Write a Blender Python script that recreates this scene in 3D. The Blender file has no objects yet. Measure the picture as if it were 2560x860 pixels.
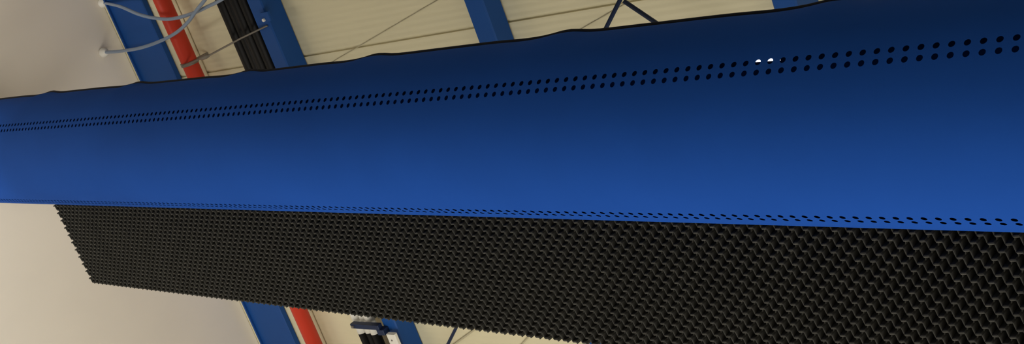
import bpy, math, random
from mathutils import Vector, Matrix
random.seed(4)
C = bpy.context.scene.collection
sc = bpy.context.scene

# ------------------------------------------------------------------ camera frame
F = 3140.0; CX, CY = 1280.0, 430.0; H = 5.2
def nv(*a): return Vector(a).normalized()
D2 = nv(3420, 9270, F)
D1 = nv(-3428, 201, F); D1 = (D1 - D2 * D1.dot(D2)).normalized()
D3 = D1.cross(D2)
M = Matrix((-D1, -D3, -D2))                      # camera (right, down, forward) -> world
CAM = Vector((0, 0, H))
cam = bpy.data.cameras.new('camera'); co = bpy.data.objects.new('camera', cam); C.objects.link(co)
cam.sensor_width = 36; cam.lens = F / 2560 * 36; cam.clip_start = .05; cam.clip_end = 100
rot = Matrix((M.col[0], -M.col[1], -M.col[2])).transposed()
co.matrix_world = Matrix.Translation(CAM) @ rot.to_4x4()
sc.camera = co
def ray(x, y): return M @ Vector((x - CX, y - CY, F))
def onY(x, y, Y): r = ray(x, y); return CAM + r * (Y / r.y)
def onX(x, y, X): r = ray(x, y); return CAM + r * (X / r.x)

# ------------------------------------------------------------------ materials
def mat(name, col, rough=.6, metal=0., spec=.5, noise=None, bump=None, emit=None, coat=0):
    m = bpy.data.materials.new(name); m.use_nodes = True
    nt = m.node_tree; b = nt.nodes['Principled BSDF']
    b.inputs['Base Color'].default_value = (*col, 1); b.inputs['Roughness'].default_value = rough
    b.inputs['Metallic'].default_value = metal; b.inputs['Specular IOR Level'].default_value = spec
    tc = nt.nodes.new('ShaderNodeTexCoord')
    if noise:
        sc_, amt = noise
        n = nt.nodes.new('ShaderNodeTexNoise'); n.inputs['Scale'].default_value = sc_; n.inputs['Detail'].default_value = 4
        r = nt.nodes.new('ShaderNodeValToRGB')
        r.color_ramp.elements[0].position = .3; r.color_ramp.elements[1].position = .7
        r.color_ramp.elements[0].color = (*[c * (1 - amt) for c in col], 1)
        r.color_ramp.elements[1].color = (*[min(1, c * (1 + amt)) for c in col], 1)
        nt.links.new(tc.outputs['Object'], n.inputs['Vector']); nt.links.new(n.outputs['Fac'], r.inputs[0])
        nt.links.new(r.outputs[0], b.inputs['Base Color'])
    if bump:
        sc_, st = bump
        n = nt.nodes.new('ShaderNodeTexNoise'); n.inputs['Scale'].default_value = sc_; n.inputs['Detail'].default_value = 3
        bp = nt.nodes.new('ShaderNodeBump'); bp.inputs['Strength'].default_value = st; bp.inputs['Distance'].default_value = .01
        nt.links.new(tc.outputs['Object'], n.inputs['Vector']); nt.links.new(n.outputs['Fac'], bp.inputs['Height'])
        nt.links.new(bp.outputs[0], b.inputs['Normal'])
    if emit:
        b.inputs['Emission Color'].default_value = (*emit[0], 1); b.inputs['Emission Strength'].default_value = emit[1]
    return m
MT = dict(
    fabric=mat('blue_duct_fabric', (.010, .062, .305), .85, spec=.04, noise=(1.6, .06), bump=(6, .12)),
    hem=mat('black_hem_webbing', (.006, .007, .012), .8, spec=.2),
    black=mat('black_panel_foam', (.046, .044, .036), .65, spec=.25, noise=(9, .12)),
    wall=mat('beige_cladding', (.71, .65, .44), .6, spec=.3, noise=(.8, .03)),
    plain=mat('grey_render', (.85, .79, .68), .85, spec=.15, noise=(.9, .035), bump=(2.5, .05)),
    steel=mat('blue_painted_steel', (.009, .066, .26), .5, spec=.2, noise=(3, .05)),
    navy=mat('navy_paint_and_shade', (.010, .022, .065), .5, spec=.3, noise=(3, .05)),  # own colour of the struts; on the hose bracket, shade put into the colour
    red=mat('red_pipe_paint', (.55, .045, .022), .45, spec=.2, noise=(4, .05)),
    rubber=mat('black_hose_rubber', (.007, .0065, .006), .5, spec=.2),
    white=mat('white_plastic', (.80, .78, .70), .5, spec=.4),
    hose=mat('grey_blue_hose', (.20, .27, .38), .35, spec=.6),
    grey=mat('dull_grey_metal', (.20, .18, .15), .45, metal=.3),
    wire=mat('bronze_wire', (.50, .45, .30), .6),
    floor=mat('concrete_floor', (.55, .53, .48), .8, noise=(.7, .08)),
    ceil=mat('ceiling_sheet', (.35, .34, .32), .8),
    lamp=mat('added_glint_glow', (.9, .9, .95), .4, emit=((.80, .85, 1), 1.1)),  # glow added for the glints in the duct holes
)

# ------------------------------------------------------------------ mesh helpers
def obj(name, vs, fs, m, parent=None, smooth=False, autos=None):
    me = bpy.data.meshes.new(name); me.from_pydata([tuple(v) for v in vs], [], fs); me.validate(); me.update()
    me.materials.append(MT[m]); o = bpy.data.objects.new(name, me); C.objects.link(o)
    if smooth: me.polygons.foreach_set('use_smooth', [True] * len(me.polygons))
    if parent: o.parent = parent; o.matrix_parent_inverse = Matrix.Identity(4); o.location = -parent.location
    return o
def tag(o, label=None, cat=None, group=None, kind=None):
    if label: o['label'] = label
    if cat: o['category'] = cat
    if group: o['group'] = group
    if kind: o['kind'] = kind
    return o
def thing(name, label, cat, loc=(0, 0, 0), group=None):
    o = bpy.data.objects.new(name, None); C.objects.link(o); o.location = loc
    return tag(o, label, cat, group)
def box(a, b, bev=0.0):
    """box with chamfered vertical (z) edges"""
    x0, y0, z0 = a; x1, y1, z1 = b
    e = min(bev, abs(x1 - x0) * .45, abs(y1 - y0) * .45)
    if e <= 0: ring = [(x0, y0), (x1, y0), (x1, y1), (x0, y1)]
    else: ring = [(x0 + e, y0), (x1 - e, y0), (x1, y0 + e), (x1, y1 - e), (x1 - e, y1), (x0 + e, y1), (x0, y1 - e), (x0, y0 + e)]
    return prism(ring, z0, z1)
def prism(ring, z0, z1):
    n = len(ring)
    v = [(x, y, z0) for x, y in ring] + [(x, y, z1) for x, y in ring]
    f = [(i, (i + 1) % n, (i + 1) % n + n, i + n) for i in range(n)] + [tuple(range(n))[::-1], tuple(range(n, 2 * n))]
    return v, f
def join(parts):
    V, Fc = [], []
    for v, f in parts:
        k = len(V); V += list(v); Fc += [tuple(i + k for i in q) for q in f]
    return V, Fc
def spline(pts, n=8):
    pts = [Vector(p) for p in pts]; P = [2 * pts[0] - pts[1]] + pts + [2 * pts[-1] - pts[-2]]; out = []
    for i in range(1, len(P) - 2):
        for k in range(n):
            t = k / n; a, b, c, d = P[i - 1:i + 3]
            out.append(.5 * ((2 * b) + (c - a) * t + (2 * a - 5 * b + 4 * c - d) * t * t + (3 * b - a - 3 * c + d) * t ** 3))
    return out + [pts[-1]]
def tube(pts, r, n=12, rf=None):
    pts = [Vector(p) for p in pts]; V, Fc = [], []
    up = Vector((0, 0, 1)); t0 = (pts[1] - pts[0]).normalized()
    if abs(t0.dot(up)) > .9: up = Vector((1, 0, 0))
    for i, p in enumerate(pts):
        t = (pts[min(i + 1, len(pts) - 1)] - pts[max(i - 1, 0)]).normalized()
        s = t.cross(up).normalized(); u = s.cross(t).normalized(); up = u
        rr = rf(i) if rf else r
        for k in range(n):
            a = 2 * math.pi * k / n; V.append(p + s * math.cos(a) * rr + u * math.sin(a) * rr)
    for i in range(len(pts) - 1):
        for k in range(n):
            Fc.append((i * n + k, i * n + (k + 1) % n, (i + 1) * n + (k + 1) % n, (i + 1) * n + k))
    Fc += [tuple(range(n))[::-1], tuple(range(len(V) - n, len(V)))]
    return V, Fc

# ------------------------------------------------------------------ room shell
YW = 4.9                                     # inner face of the cladding wall
XE = onY(281, 60, YW).x                     # inner face of the end wall
XR, YB, ZC = 6.0, -9.0, 7.4
zj = onY(1000, 99, YW).z                     # height of the panel joint seen above the duct
# cladding: shallow horizontal ribs, with a groove every metre
prof = []
z = 0.0; rib = .040
joints = [zj + k for k in (-1, 0, 1)]
def depth(z):
    d = .0006 * math.cos(2 * math.pi * (z - zj) / rib)
    for j in joints:
        if abs(z - j) < .0085: d = .011
    return d
zs = set()
k = 0.0
while k < ZC: zs.add(round(k, 4)); k += .005
for j in joints:
    for e in (-.0105, -.0085, -.0080, .0080, .0085, .0105):
        if 0 < j + e < ZC: zs.add(round(j + e, 4))
zs.add(ZC); zs = sorted(zs)
v = []
for q in zs: v += [(XE - .2, YW + depth(q), q), (XR, YW + depth(q), q)]
f = [(2 * i, 2 * i + 1, 2 * i + 3, 2 * i + 2) for i in range(len(zs) - 1)]
nn = len(v); v += [(XE - .2, YW + .15, 0), (XR, YW + .15, 0), (XR, YW + .15, ZC), (XE - .2, YW + .15, ZC)]
f.append((nn, nn + 3, nn + 2, nn + 1))
tag(obj('wall_back', v, f, 'wall'), kind='structure')
tag(obj('wall_left', *box((XE - .2, YB, 0), (XE, YW - .003, ZC)), 'plain'), kind='structure')
tag(obj('wall_right', *box((XR, YB, 0), (XR + .2, YW, ZC)), 'plain'), kind='structure')
tag(obj('wall_front', *box((XE - .2, YB - .2, 0), (XR + .2, YB, ZC)), 'plain'), kind='structure')
tag(obj('floor', *box((XE - .2, YB - .2, -.2), (XR + .2, YW + .2, 0)), 'floor'), kind='structure')
tag(obj('ceiling', *box((XE - .2, YB - .2, ZC), (XR + .2, YW + .2, ZC + .2)), 'ceil'), kind='structure')

# ------------------------------------------------------------------ steel columns on the cladding wall
def hcolumn():
    """left corner column: web parallel to the wall between two slim flanges"""
    yf = YW - .05
    x0 = onY(284, 60, yf).x; x1 = onY(396, 60, YW).x
    t = thing('steel_column', 'blue steel column in the corner, recessed web between slim flanges, beside the red pipe', 'steel column', ((x0 + x1) / 2, YW, 0), 'blue columns along the cladding wall')
    obj('web', *box((x0 + .012, YW - .030, 0), (x1 - .012, YW - .018, ZC)), 'steel', t)
    obj('flange', *box((x0, yf, 0), (x0 + .014, YW - .004, ZC), .003), 'steel', t)
    obj('flange', *box((x1 - .030, yf, 0), (x1, YW - .004, ZC), .006), 'steel', t)
    return x0, x1
hx0, hx1 = hcolumn()
def bcolumn(pw, pf, pl, label, yf=None):
    """box column: pw = pixel on its right rear edge, pf = right front edge, pl = left front edge"""
    x1 = onY(*pw, YW).x
    if yf is None: yf = onX(*pf, x1).y
    x0 = onY(*pl, yf).x
    t = thing('steel_column', label, 'steel column', ((x0 + x1) / 2, YW, 0), 'blue columns along the cladding wall')
    obj('shaft', *box((x0, yf, 0), (x1, YW - .003, ZC), .008), 'steel', t)
    return t, x0, x1, yf
c2, c2x0, c2x1, c2y = bcolumn((746, 100), (692, 100), (657, 100), 'blue box column right of the black hoses with a small cable clamp on it')
c3, c3x0, c3x1, c3y = bcolumn((1271.5, 50), (1223.5, 50), (1175.5, 50), 'blue box column rising behind the duct in the middle, bare on both faces')
c4, c4x0, c4x1, c4y = bcolumn((2050, 5), (1990, 5), (1928, 5), 'blue box column farthest right, only a sliver showing over the duct')
# cable clamp on column 2
p = onY(668, 40, c2y)
cl = obj('cable_clamp', *box((p.x - .035, c2y - .022, p.z - .03), (p.x + .045, c2y, p.z + .03), .004), 'steel', c2)
tag(cl, 'small blue clamp block')
b_ = obj('bolt', *tube([(p.x - .012, c2y - .034, p.z - .015), (p.x - .012, c2y - .02, p.z - .015)], .011, 8), 'white', cl); b_.location = (0, 0, 0)
tag(b_, 'pale bolt head')

# slim cover strip behind the pipe on the cladding
a0 = onY(452, 60, YW).x; a1 = onY(466, 60, YW).x
tag(obj('trim_1', *box((a0, YW - .012, 0), (a1, YW - .002, ZC), .004), 'wall'), kind='structure')

# ------------------------------------------------------------------ red pipe
yp = YW - .16
pm = onY(431.5, 60, yp); pr = .5 * 42 * pm.y / ray(431.5, 60).y
pipe = thing('red_pipe', 'thick red vertical pipe between the corner column and the black hoses', 'pipe', (pm.x, yp, 0))
obj('pipe', *tube([(pm.x, yp, 0), (pm.x, yp, 3.5), (pm.x, yp, ZC)], pr, 32), 'red', pipe, smooth=True)
zc = onY(484, 155, yp).z
def band(r0, r1, za, zb, x, y, n=32):
    V = []; 
    for z_ in (za, zb):
        for r in (r0, r1): V += [(x + r * math.cos(2 * math.pi * k / n), y + r * math.sin(2 * math.pi * k / n), z_) for k in range(n)]
    Fc = []
    for k in range(n):
        j = (k + 1) % n
        Fc += [(k, j, 2 * n + j, 2 * n + k), (n + k, 3 * n + k, 3 * n + j, n + j), (k, n + k, n + j, j), (2 * n + k, 2 * n + j, 3 * n + j, 3 * n + k)]
    return V, Fc
cb = obj('pipe_clamp', *join([band(pr * .99, pr + .007, zc - .012, zc + .012, pm.x, yp), box((pm.x - .01, yp + pr, zc - .01), (pm.x + .01, YW - .002, zc + .01))]), 'grey', pipe)
tag(cb, 'pale metal clamp ring')
# support feet tying the pipe to the wall further down
for zz in (zc - 2.4,):
    obj('pipe_clamp', *join([band(pr * .99, pr + .007, zz - .012, zz + .012, pm.x, yp), box((pm.x - .01, yp + pr, zz - .01), (pm.x + .01, YW - .002, zz + .01))]), 'grey', pipe)
# thin grey rod from the clamp to column 2
q0 = Vector((pm.x, yp - pr - .006, zc)); q1 = onY(500, 147, yp - .06); q2 = onY(522, 139, yp - .08); q3 = onY(600, 97, c2y - .03); q4 = onY(668, 64, c2y - .008)
rod = thing('tie_rod', 'thin grey rod from the red pipe clamp across the black hoses to a column', 'rod', q0)
obj('rod', *tube([q0, q1, q2, q3, q4], .006, 8), 'grey', rod, smooth=True)
obj('turnbuckle', *tube([q1, q1.lerp(q2, .3), q1.lerp(q2, .7), q2], .014, 10, lambda i: (.008, .015, .015, .008)[i]), 'grey', rod, smooth=True)

# ------------------------------------------------------------------ black hoses with white sleeves, left of column 2
yh = YW - .12
xa = onY(545, 5, yh).x; xb = onY(615, 5, yh).x
nh = 4; rh = (xb - xa) / nh / 2
zs0 = onY(930, 831, yh).z; zs1 = onY(905, 770, yh).z
hl = ['leftmost of the black vertical hoses beside the blue box column', 'black vertical hose second from the left beside the blue box column',
      'black vertical hose third from the left beside the blue box column', 'black vertical hose tight against the blue box column']
for i in range(nh):
    x = xa + rh * (2 * i + 1); y_ = yh + (.012 if i % 2 else 0)
    t = thing('vertical_hose', hl[i], 'hose', (x, y_, 0), 'black hoses on the cladding wall')
    if i < 3:
        obj('tube', *join([tube([(x, y_, 0), (x, y_, 1), (x, y_, zs0)], rh * .98, 16), tube([(x, y_, zs1), (x, y_, 5), (x, y_, ZC)], rh * .98, 16)]), 'rubber', t, smooth=True)
        tag(obj('sleeve', *tube([(x, y_, zs0), (x, y_, (zs0 + zs1) / 2), (x, y_, zs1)], rh * 1.0, 16), 'white', t, smooth=True), 'white coupling sleeve')
    else:
        obj('tube', *tube([(x, y_, zs1 - .02), (x, y_, 5), (x, y_, ZC)], rh * .98, 16), 'rubber', t, smooth=True)
# horizontal bracket arm under the honeycomb, fixed to column 2; panel shade put into its colour
yb = yh - rh - .035
ba = onY(881, 812, yb)
hz = .5 * 12 * ba.y / ray(881, 812).y
br = thing('hose_bracket', 'shade-darkened blue bracket arm reaching from the box column over the white hose sleeves', 'bracket', (c2x0, yb, ba.z))
obj('arm', *box((ba.x, yb - .02, ba.z - hz), (c2x0 + .012, yb + .02, ba.z + hz), .004), 'navy', br)
obj('end_bolt', *tube([(ba.x + .03, yb - .03, ba.z), (ba.x + .03, yb - .019, ba.z)], .010, 8), 'grey', br)
obj('mount_block', *box((c2x0 - .02, yb - .022, ba.z - hz * 3.4), (c2x0 + .05, max(c2y, yb + .021), ba.z - hz * .98), .004), 'navy', br)
# white junction box on the column below the bracket
yj = min(c2y, yb) - .002
j0 = onY(964, 836, yj - .03); j1 = onY(986, 905, yj - .03)
jb = thing('junction_box', 'small white junction box on the box column just under the blue bracket', 'electrical box', (j0.x, yj, j1.z))
obj('housing', *box((j0.x, yj - .03, j0.z - .30), (j0.x + .085, yj, j0.z), .006), 'white', jb)
obj('screw', *tube([(j0.x + .04, yj - .034, j0.z - .045), (j0.x + .04, yj - .029, j0.z - .045)], .006, 10), 'grey', jb)

# ------------------------------------------------------------------ hoses from the end wall
def hose(name, pix, r, label, end_pix, yy):
    pts = [onX(*end_pix, XE + .035)]
    n = len(pix)
    for i, (x, y) in enumerate(pix):
        pts.append(onY(x, y, yy[i]))
    t = thing(name, label, 'cable', pts[0], 'pale hoses looping off the end wall')
    obj('line', *tube(spline(pts, 8), r, 10), 'hose', t, smooth=True)
    e = pts[0]
    c = obj('end_cap', *join([tube([(XE + .001, e.y, e.z), (XE + .02, e.y, e.z), (XE + .055, e.y, e.z), (XE + .07, e.y, e.z)], .05, 14, lambda i: (.031, .035, .026, .013)[i])]), 'white', t, smooth=True)
    tag(c, 'white end cap on the wall')
yq = YW - .30
hose('wall_hose', [(300, 16), (345, 35), (385, 45), (430, 47), (480, 34), (520, 16), (552, 0), (600, -30)], .0115,
     'pale blue hose sagging from the upper white cap across the red pipe', (260, 7), [YW - .22, yq, yq, yq, yq, yq, yq, yq])
hose('wall_hose', [(300, 128), (350, 120), (400, 103), (440, 82), (470, 55), (492, 25), (512, 0), (545, -45)], .0115,
     'pale blue hose curving up from the lower white cap over the red pipe', (262, 131), [YW - .24, yq, yq, yq, yq - .03, yq - .03, yq - .03, yq - .03])

# ------------------------------------------------------------------ bracing struts and wires on the wall
def strut(name, p, q, r, m, label, cat, y, group=None, ext=0, back=0, xto=None):
    a_ = onY(*p, y); b2 = onY(*q, y); d = (b2 - a_)
    if xto is not None: b2 = a_ + d * ((xto - a_.x) / d.x); d = b2 - a_; ext = 0
    b2 = b2 + d * min(ext, (b2.z - .02) / max(1e-6, -d.z)); a_ = a_ - d * back
    t = obj(name, *tube([a_, (a_ + b2) / 2, b2], r, 10), m, smooth=True)
    tag(t, label, cat, group); return t
ys = min(c2y, c3y, c4y) - .014
ap = onY(1551, -3, ys)
strut('brace_strut', (1553, -6), (1120, 860), .0105, 'navy', 'thin navy strut sloping down left from the bracing apex above the duct', 'strut', ys, 'blue diagonal bracing', xto=c2x1 - .03)
strut('brace_strut', (1560, 3), (1640, 57), .0115, 'navy', 'thin dark blue strut sloping down right from the bracing apex above the duct', 'strut', ys, 'blue diagonal bracing', xto=c4x0 + .05)
yw = YW - .003
strut('tension_wire', (1110, -9), (845, 147), .0024, 'wire', 'faint thin wire slanting over the cladding left of the middle column', 'wire', yw, 'wires over the cladding', 1.6)
strut('tension_wire', (1570, 6), (1449, 75), .0024, 'wire', 'faint thin wire slanting over the cladding beneath the blue bracing apex', 'wire', yw, 'wires over the cladding', 3)
strut('tension_wire', (1240, 785), (1137, 860), .006, 'wire', 'brown wire below the black panel, just right of the thin navy strut', 'wire', yw - .006, 'wires over the cladding', 2.2, 1.5)
strut('tension_wire', (1370, 790), (1305, 860), .005, 'wire', 'brown wire below the black panel, farthest right of those at the bottom', 'wire', yw - .006, 'wires over the cladding', 2.2, 1.5)

# ------------------------------------------------------------------ textile air duct
R = .30
ax = ray(-1800, 455).normalized()
def perp(v): return (v - ax * v.dot(ax)).normalized()
rt, rb = perp(ray(1200, 112)), perp(ray(1300, 545))
m_ = (rt + rb).normalized(); w_ = (rb - rt).normalized()
phi = rt.angle(rb) / 2; C0 = CAM + m_ * (R / math.sin(phi))
s_end = (XE + .0 - C0.x) / ax.x            # where it meets the end wall
S0, S1 = -1.2, s_end
bumps = [-.2, .80, 1.78, 2.767, 3.762, 4.638, 5.612, 6.58, 7.5]
def twist(s): return math.radians(4.6 * (1 - math.exp(-(max(s, 0) - 1.2) / 1.2)))
def rad(s, th):
    r = R
    top = math.exp(-((math.degrees(th) + 88) / 26) ** 2)
    r -= .010 * math.exp(-((s - 4.75) / 1.2) ** 2) * top
    for b in bumps:
        r += .010 * math.exp(-((s - b) / .075) ** 2) * top
        r -= .003 * math.exp(-((s - b - .2) / .10) ** 2) * top
    return r
def dp(s, th, extra=0.):
    r = rad(s, th) + extra
    return C0 + ax * s - m_ * (r * math.cos(th)) + w_ * (r * math.sin(th))
# cross rows: angles (degrees) of band borders; four of the bands carry a row of holes
PIT = .0377; HR = .0083
rows = {}                                   # (lo, hi) -> (hole angle, phase)
base_rows = [(-31.6, 1.2004, .0085), (-25.9, 1.1979, .0085), (59.0, 1.2623, .0083), (63.7, 1.2609, .0083)]
angs = [-180 + k * 6 for k in range(61)]
hole_bands = [(-34.4, -28.75), (-28.75, -23.1), (56.6, 61.35), (61.35, 66.1)]
angs = [a for a in angs if not (-37 < a < -20 or 54 < a < 68.5)]
def exit_of(x, y):
    q = ray(x, y); qa, qm, qw = q.dot(ax), q.dot(m_), q.dot(w_); rho = (C0 - CAM).dot(m_)
    A, B, Cc = qm * qm + qw * qw, -2 * rho * qm, rho * rho - R * R
    k = (-B + math.sqrt(B * B - 4 * A * Cc)) / (2 * A)
    return k * qa, math.degrees(math.atan2(k * qw, rho - k * qm)) % 360, CAM + q * k
e0 = exit_of(1888, 153); e1 = exit_of(1950, 147)
te = (e0[1] + e1[1]) / 2
if te > 180: te -= 360
te -= math.degrees(twist((e0[0] + e1[0]) / 2))
glint_slit = (te - .9, te + .9); ssl = (e1[0], e0[0])  # opening added in the unseen back of the duct to let the glints through
angs = [a for a in angs if abs(a - glint_slit[0]) > 1.2 and abs(a - glint_slit[1]) > 1.2 and not glint_slit[0] < a < glint_slit[1]] + list(glint_slit)
angs = sorted(set(angs + [-34.4, -28.75, -23.1, 56.6, 61.35, 66.1, -37.5, -20, 53.5, 69]))
V, Fc = [], []
def quadstrip(lo, hi, ss):
    k0 = len(V)
    for s in ss:
        t = twist(s); V.append(dp(s, math.radians(lo) + t)); V.append(dp(s, math.radians(hi) + t))
    for i in range(len(ss) - 1):
        Fc.append((k0 + 2 * i, k0 + 2 * i + 1, k0 + 2 * i + 3, k0 + 2 * i + 2))
grid = [S0 + (S1 - S0) * i / 400 for i in range(401)]
for lo, hi in zip(angs[:-1], angs[1:]):
    hb = [i for i, b in enumerate(hole_bands) if abs(b[0] - lo) < .01]
    if abs(lo - glint_slit[0]) < .01:
        quadstrip(lo, hi, [q for q in grid if q < ssl[0]] + [ssl[0]]); quadstrip(lo, hi, [ssl[1]] + [q for q in grid if q > ssl[1]]); continue
    if not hb: quadstrip(lo, hi, grid); continue
    ha, ph, hr = base_rows[hb[0]]
    k_lo = math.ceil((S0 + .03 - ph) / PIT); k_hi = math.floor((S1 - .05 - ph) / PIT)
    quadstrip(lo, hi, [S0, ph + (k_lo - .5) * PIT])
    for k in range(k_lo, k_hi + 1):
        sc_ = ph + k * PIT; t = twist(sc_)
        N = 16; outer, inner = [], []
        for j in range(N):
            a = 2 * math.pi * (j + .5) / N
            ca, sa = math.cos(a), math.sin(a)
            g = 1 / max(abs(ca), abs(sa))
            s_o = sc_ + ca * g * PIT / 2
            ang_o = math.radians((lo + hi) / 2 + sa * g * (hi - lo) / 2) + twist(s_o)
            outer.append(dp(s_o, ang_o))
            s_i = sc_ + ca * hr; inner.append(dp(s_i, math.radians(ha) + t + sa * hr / R))
        # square corners so neighbouring cells meet
        k0 = len(V); V.extend(outer); V.extend(inner)
        for j in range(N): Fc.append((k0 + j, k0 + (j + 1) % N, k0 + N + (j + 1) % N, k0 + N + j))
        k1 = len(V)
        for (cs, cw), j in (((1, 1), 1), ((-1, 1), 5), ((-1, -1), 9), ((1, -1), 13)):
            s_c = sc_ + cs * PIT / 2
            V.append(dp(s_c, math.radians((lo + hi) / 2 + cw * (hi - lo) / 2) + twist(s_c)))
            Fc.append((k0 + j, len(V) - 1, k0 + (j + 1) % N))
    quadstrip(lo, hi, [ph + (k_hi + .5) * PIT, S1])
n_body = len(V)
# closed near end
k0 = len(V); ring = [dp(S0, math.radians(a)) for a in angs]
V.extend(ring); V.append(C0 + ax * S0)
for i in range(len(ring) - 1): Fc.append((k0 + i, k0 + i + 1, len(V) - 1))
duct = thing('air_duct', 'long blue fabric air duct with two pairs of perforation rows running across the hall', 'air duct', C0)
tubeo = obj('fabric_tube', V, Fc, 'fabric', duct, smooth=True)
me = tubeo.data
def dnrm(p):
    q = Vector(p) - C0; s = q.dot(ax); q = q - ax * s
    th = math.atan2(q.dot(w_), -q.dot(m_)); e = .004
    a_ = dp(s + e, th) - dp(s - e, th); b2 = dp(s, th + e) - dp(s, th - e)
    n_ = a_.cross(b2).normalized()
    return n_ if n_.dot(q) > 0 else -n_
# one outward winding, then the true surface normals
import bmesh
bm = bmesh.new(); bm.from_mesh(me)
for fc in bm.faces:
    c = fc.calc_center_median(); q = c - C0; q = q - ax * q.dot(ax)
    if fc.normal.dot(q) < 0: fc.normal_flip()
bm.to_mesh(me); bm.free()
me.normals_split_custom_set_from_vertices([dnrm(v_.co) for v_ in me.vertices])
# hem cord along the crown
hp = []
s = S0
while s < S1 - .001:
    hp.append(dp(s, math.radians(-88), .002)); s += .04
hv, hf = tube(hp, .0072, 10)
obj('hem_cord', hv, hf, 'hem', duct, smooth=True)
# collar where it enters the end wall
cv = []
NN = 48
for (s, r) in ((S1 + .002, R + .004), (S1 + .002, R + .012), (S1 - .03, R + .012), (S1 - .03, R + .004)):
    for k in range(NN):
        th_ = 2 * math.pi * k / NN; cv.append(C0 + ax * s - m_ * (r * math.cos(th_)) + w_ * (r * math.sin(th_)))
cf = []
for q in range(4):
    for k in range(NN): cf.append((q * NN + k, q * NN + (k + 1) % NN, ((q + 1) % 4) * NN + (k + 1) % NN, ((q + 1) % 4) * NN + k))
obj('wall_collar', cv, cf, 'steel', duct)

# lamp added unseen behind the duct to make glints in its upper holes
lp = onY(1919, 150, YW - .05)
k_ = lp.y / ray(1919, 150).y
lt = thing('added_glint_lamp', 'added white lamp behind the duct, put there to glint through three of its upper holes', 'lamp', (lp.x, YW, lp.z))
obj('housing', *box((lp.x - 45 * k_, YW - .045, lp.z - .05), (lp.x + 45 * k_, YW - .002, lp.z + .05), .008), 'white', lt)
obj('diffuser', *box((lp.x - 40 * k_, YW - .065, lp.z - .04), (lp.x + 40 * k_, YW - .045, lp.z + .04), .010), 'lamp', lt)

# ------------------------------------------------------------------ black cellular panel hanging under the duct
dn = -(Vector((0, 0, 1)) - ax * ax.z).normalized()
pn = ax.cross(dn).normalized()
if pn.y < 0: pn = -pn
PP = .0478; Q = PP / 2
WT, WB = .299, .868
SL, SR = 7.0, -1.1
hs, hw = .0184, .0016                        # level step of a cell wall
rs, rw = Q - hs, Q + hw
rows_n = 24
w0 = .3638 - 2 * Q - .006                    # top vertex row
V, Fc = [], []
TH, DP = .0026, .060
# cross-section of a wall: rounded front lip, then straight back
sec = [(-1, 1.0), (-1, .10), (-.75, .035), (0, 0), (.75, .035), (1, .10), (1, 1.0)]
def P3(s, w, d): return C0 + ax * s + dn * w + pn * d
def ribbon(s_start, n_rows, k_first):
    pts = []
    for k in range(k_first, k_first + n_rows):
        A = (s_start - k * Q, w0 + k * Q)
        B = (A[0] - hs, A[1] - hw)
        for t in (.12, .5, .86): pts.append((A[0] + (B[0] - A[0]) * t, A[1] + (B[1] - A[1]) * t, .0044, 0))
        A2 = (A[0] - Q, A[1] + Q)
        for t in ((.12, .5, .88) if k < rows_n - 1 else (.12, .35)): pts.append((B[0] + (A2[0] - B[0]) * t, B[1] + (A2[1] - B[1]) * t, .0021, .0011))
    if len(pts) < 2: return
    n = len(sec); k0 = len(V)
    for i, (s, w, TH, rec) in enumerate(pts):
        a = pts[max(i - 1, 0)]; b = pts[min(i + 1, len(pts) - 1)]
        tx, ty = b[0] - a[0], b[1] - a[1]; L = math.hypot(tx, ty); nx, ny = -ty / L, tx / L
        for (o, d) in sec: V.append(P3(s + nx * o * TH, w + ny * o * TH, rec * (1 - d) + d * DP))
    for i in range(len(pts) - 1):
        for j in range(n - 1):
            Fc.append((k0 + i * n + j, k0 + (i + 1) * n + j, k0 + (i + 1) * n + j + 1, k0 + i * n + j + 1))
    e = k0 + (len(pts) - 1) * n
    Fc.append(tuple(range(k0, k0 + n))); Fc.append(tuple(range(e, e + n))[::-1])
j_lo = math.floor((SR - 1.4956) / PP); j_hi = math.ceil((SL + rows_n * Q - 1.4956) / PP)
s_ref = 1.4956 + 2 * Q + 0.0
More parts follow.
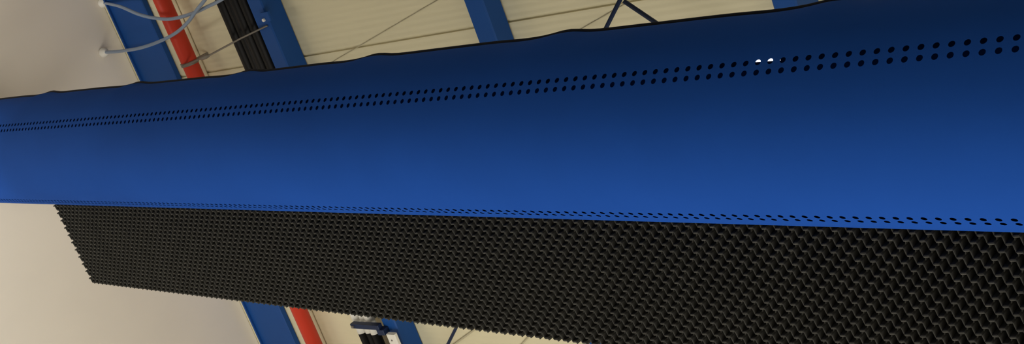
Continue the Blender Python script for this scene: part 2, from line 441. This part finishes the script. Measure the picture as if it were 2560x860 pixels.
for j in range(j_lo, j_hi + 1):
    s0 = s_ref + j * PP
    kf = max(0, math.ceil((s0 - SL) / Q)); kf += 0
    kl = rows_n
    if s0 - kf * Q < SR: continue
    kl = min(kl, kf + int((s0 - kf * Q - SR) / Q) + 1)
    if kl - kf >= 1: ribbon(s0, kl - kf, kf)
    # set-back cross webs closing each cell towards the wall to its left
    for k in range(kf, kl - 1):
        A = (s0 - k * Q, w0 + k * Q); B = (A[0] + rs, A[1] + Q - hw)
        if B[0] > SL: continue
        k0 = len(V); nx = .0010
        for (s, w) in (A, B):
            for d in (.30, 1.0):
                for o in (-nx, nx): V.append(P3(s + o, w, d * DP))
        Fc += [(k0, k0 + 1, k0 + 5, k0 + 4), (k0, k0 + 4, k0 + 6, k0 + 2), (k0 + 1, k0 + 3, k0 + 7, k0 + 5)]
pan = thing('cellular_panel', 'black panel of small stair-stepped cells hanging edge-on under the blue air duct', 'panel', C0 + ax * 3 + dn * .6)
obj('cell_walls', V, Fc, 'black', pan, smooth=False)
wb_ = w0 + rows_n * Q
# sheet closing the back of the cells
v = [P3(s, w, d) for d in (DP, DP + .004) for s, w in ((SL - .01, WT - .004), (SR, WT - .004), (SR, wb_ - .035), (SL - .01, wb_ - .035))]
f = [(0, 1, 2, 3), (7, 6, 5, 4), (0, 4, 5, 1), (1, 5, 6, 2), (2, 6, 7, 3), (3, 7, 4, 0)]
obj('backing_sheet', v, f, 'hem', pan)

# ------------------------------------------------------------------ lights
def area(name, loc, target, size, size_y, power, col, spread=180):
    l = bpy.data.lights.new(name, 'AREA'); l.shape = 'RECTANGLE'; l.size = size; l.size_y = size_y
    l.energy = power; l.color = col; l.spread = math.radians(spread)
    o = bpy.data.objects.new(name, l); C.objects.link(o); o.location = loc
    o.rotation_euler = (Vector(target) - Vector(loc)).to_track_quat('-Z', 'Y').to_euler(); return o
area('floor_level_daylight', (-.6, .9, .35), (-1.1, 3.9, 3.0), 10, 2.6, 290, (1, .96, .90))
area('added_front_fill', (-1.5, -5.0, 1.4), (-5, 4.2, 2.6), 6, 2.0, 240, (1, .96, .90))  # unseen area light added as fill from the front, no doorway there
area('added_end_wall_fill', (-7.35, .9, 4.5), (-9.6, 2.0, 4.9), 1.6, 1.0, 85, (1, .96, .92))  # unseen area light added to brighten the upper end wall
w = bpy.data.worlds.new('world'); sc.world = w; w.use_nodes = True
w.node_tree.nodes['Background'].inputs[0].default_value = (.7, .8, 1, 1)
w.node_tree.nodes['Background'].inputs[1].default_value = .1

vs = sc.view_settings
vs.view_transform = 'Standard'; vs.look = 'None'; vs.gamma = 1; vs.exposure = 0; vs.use_curve_mapping = False
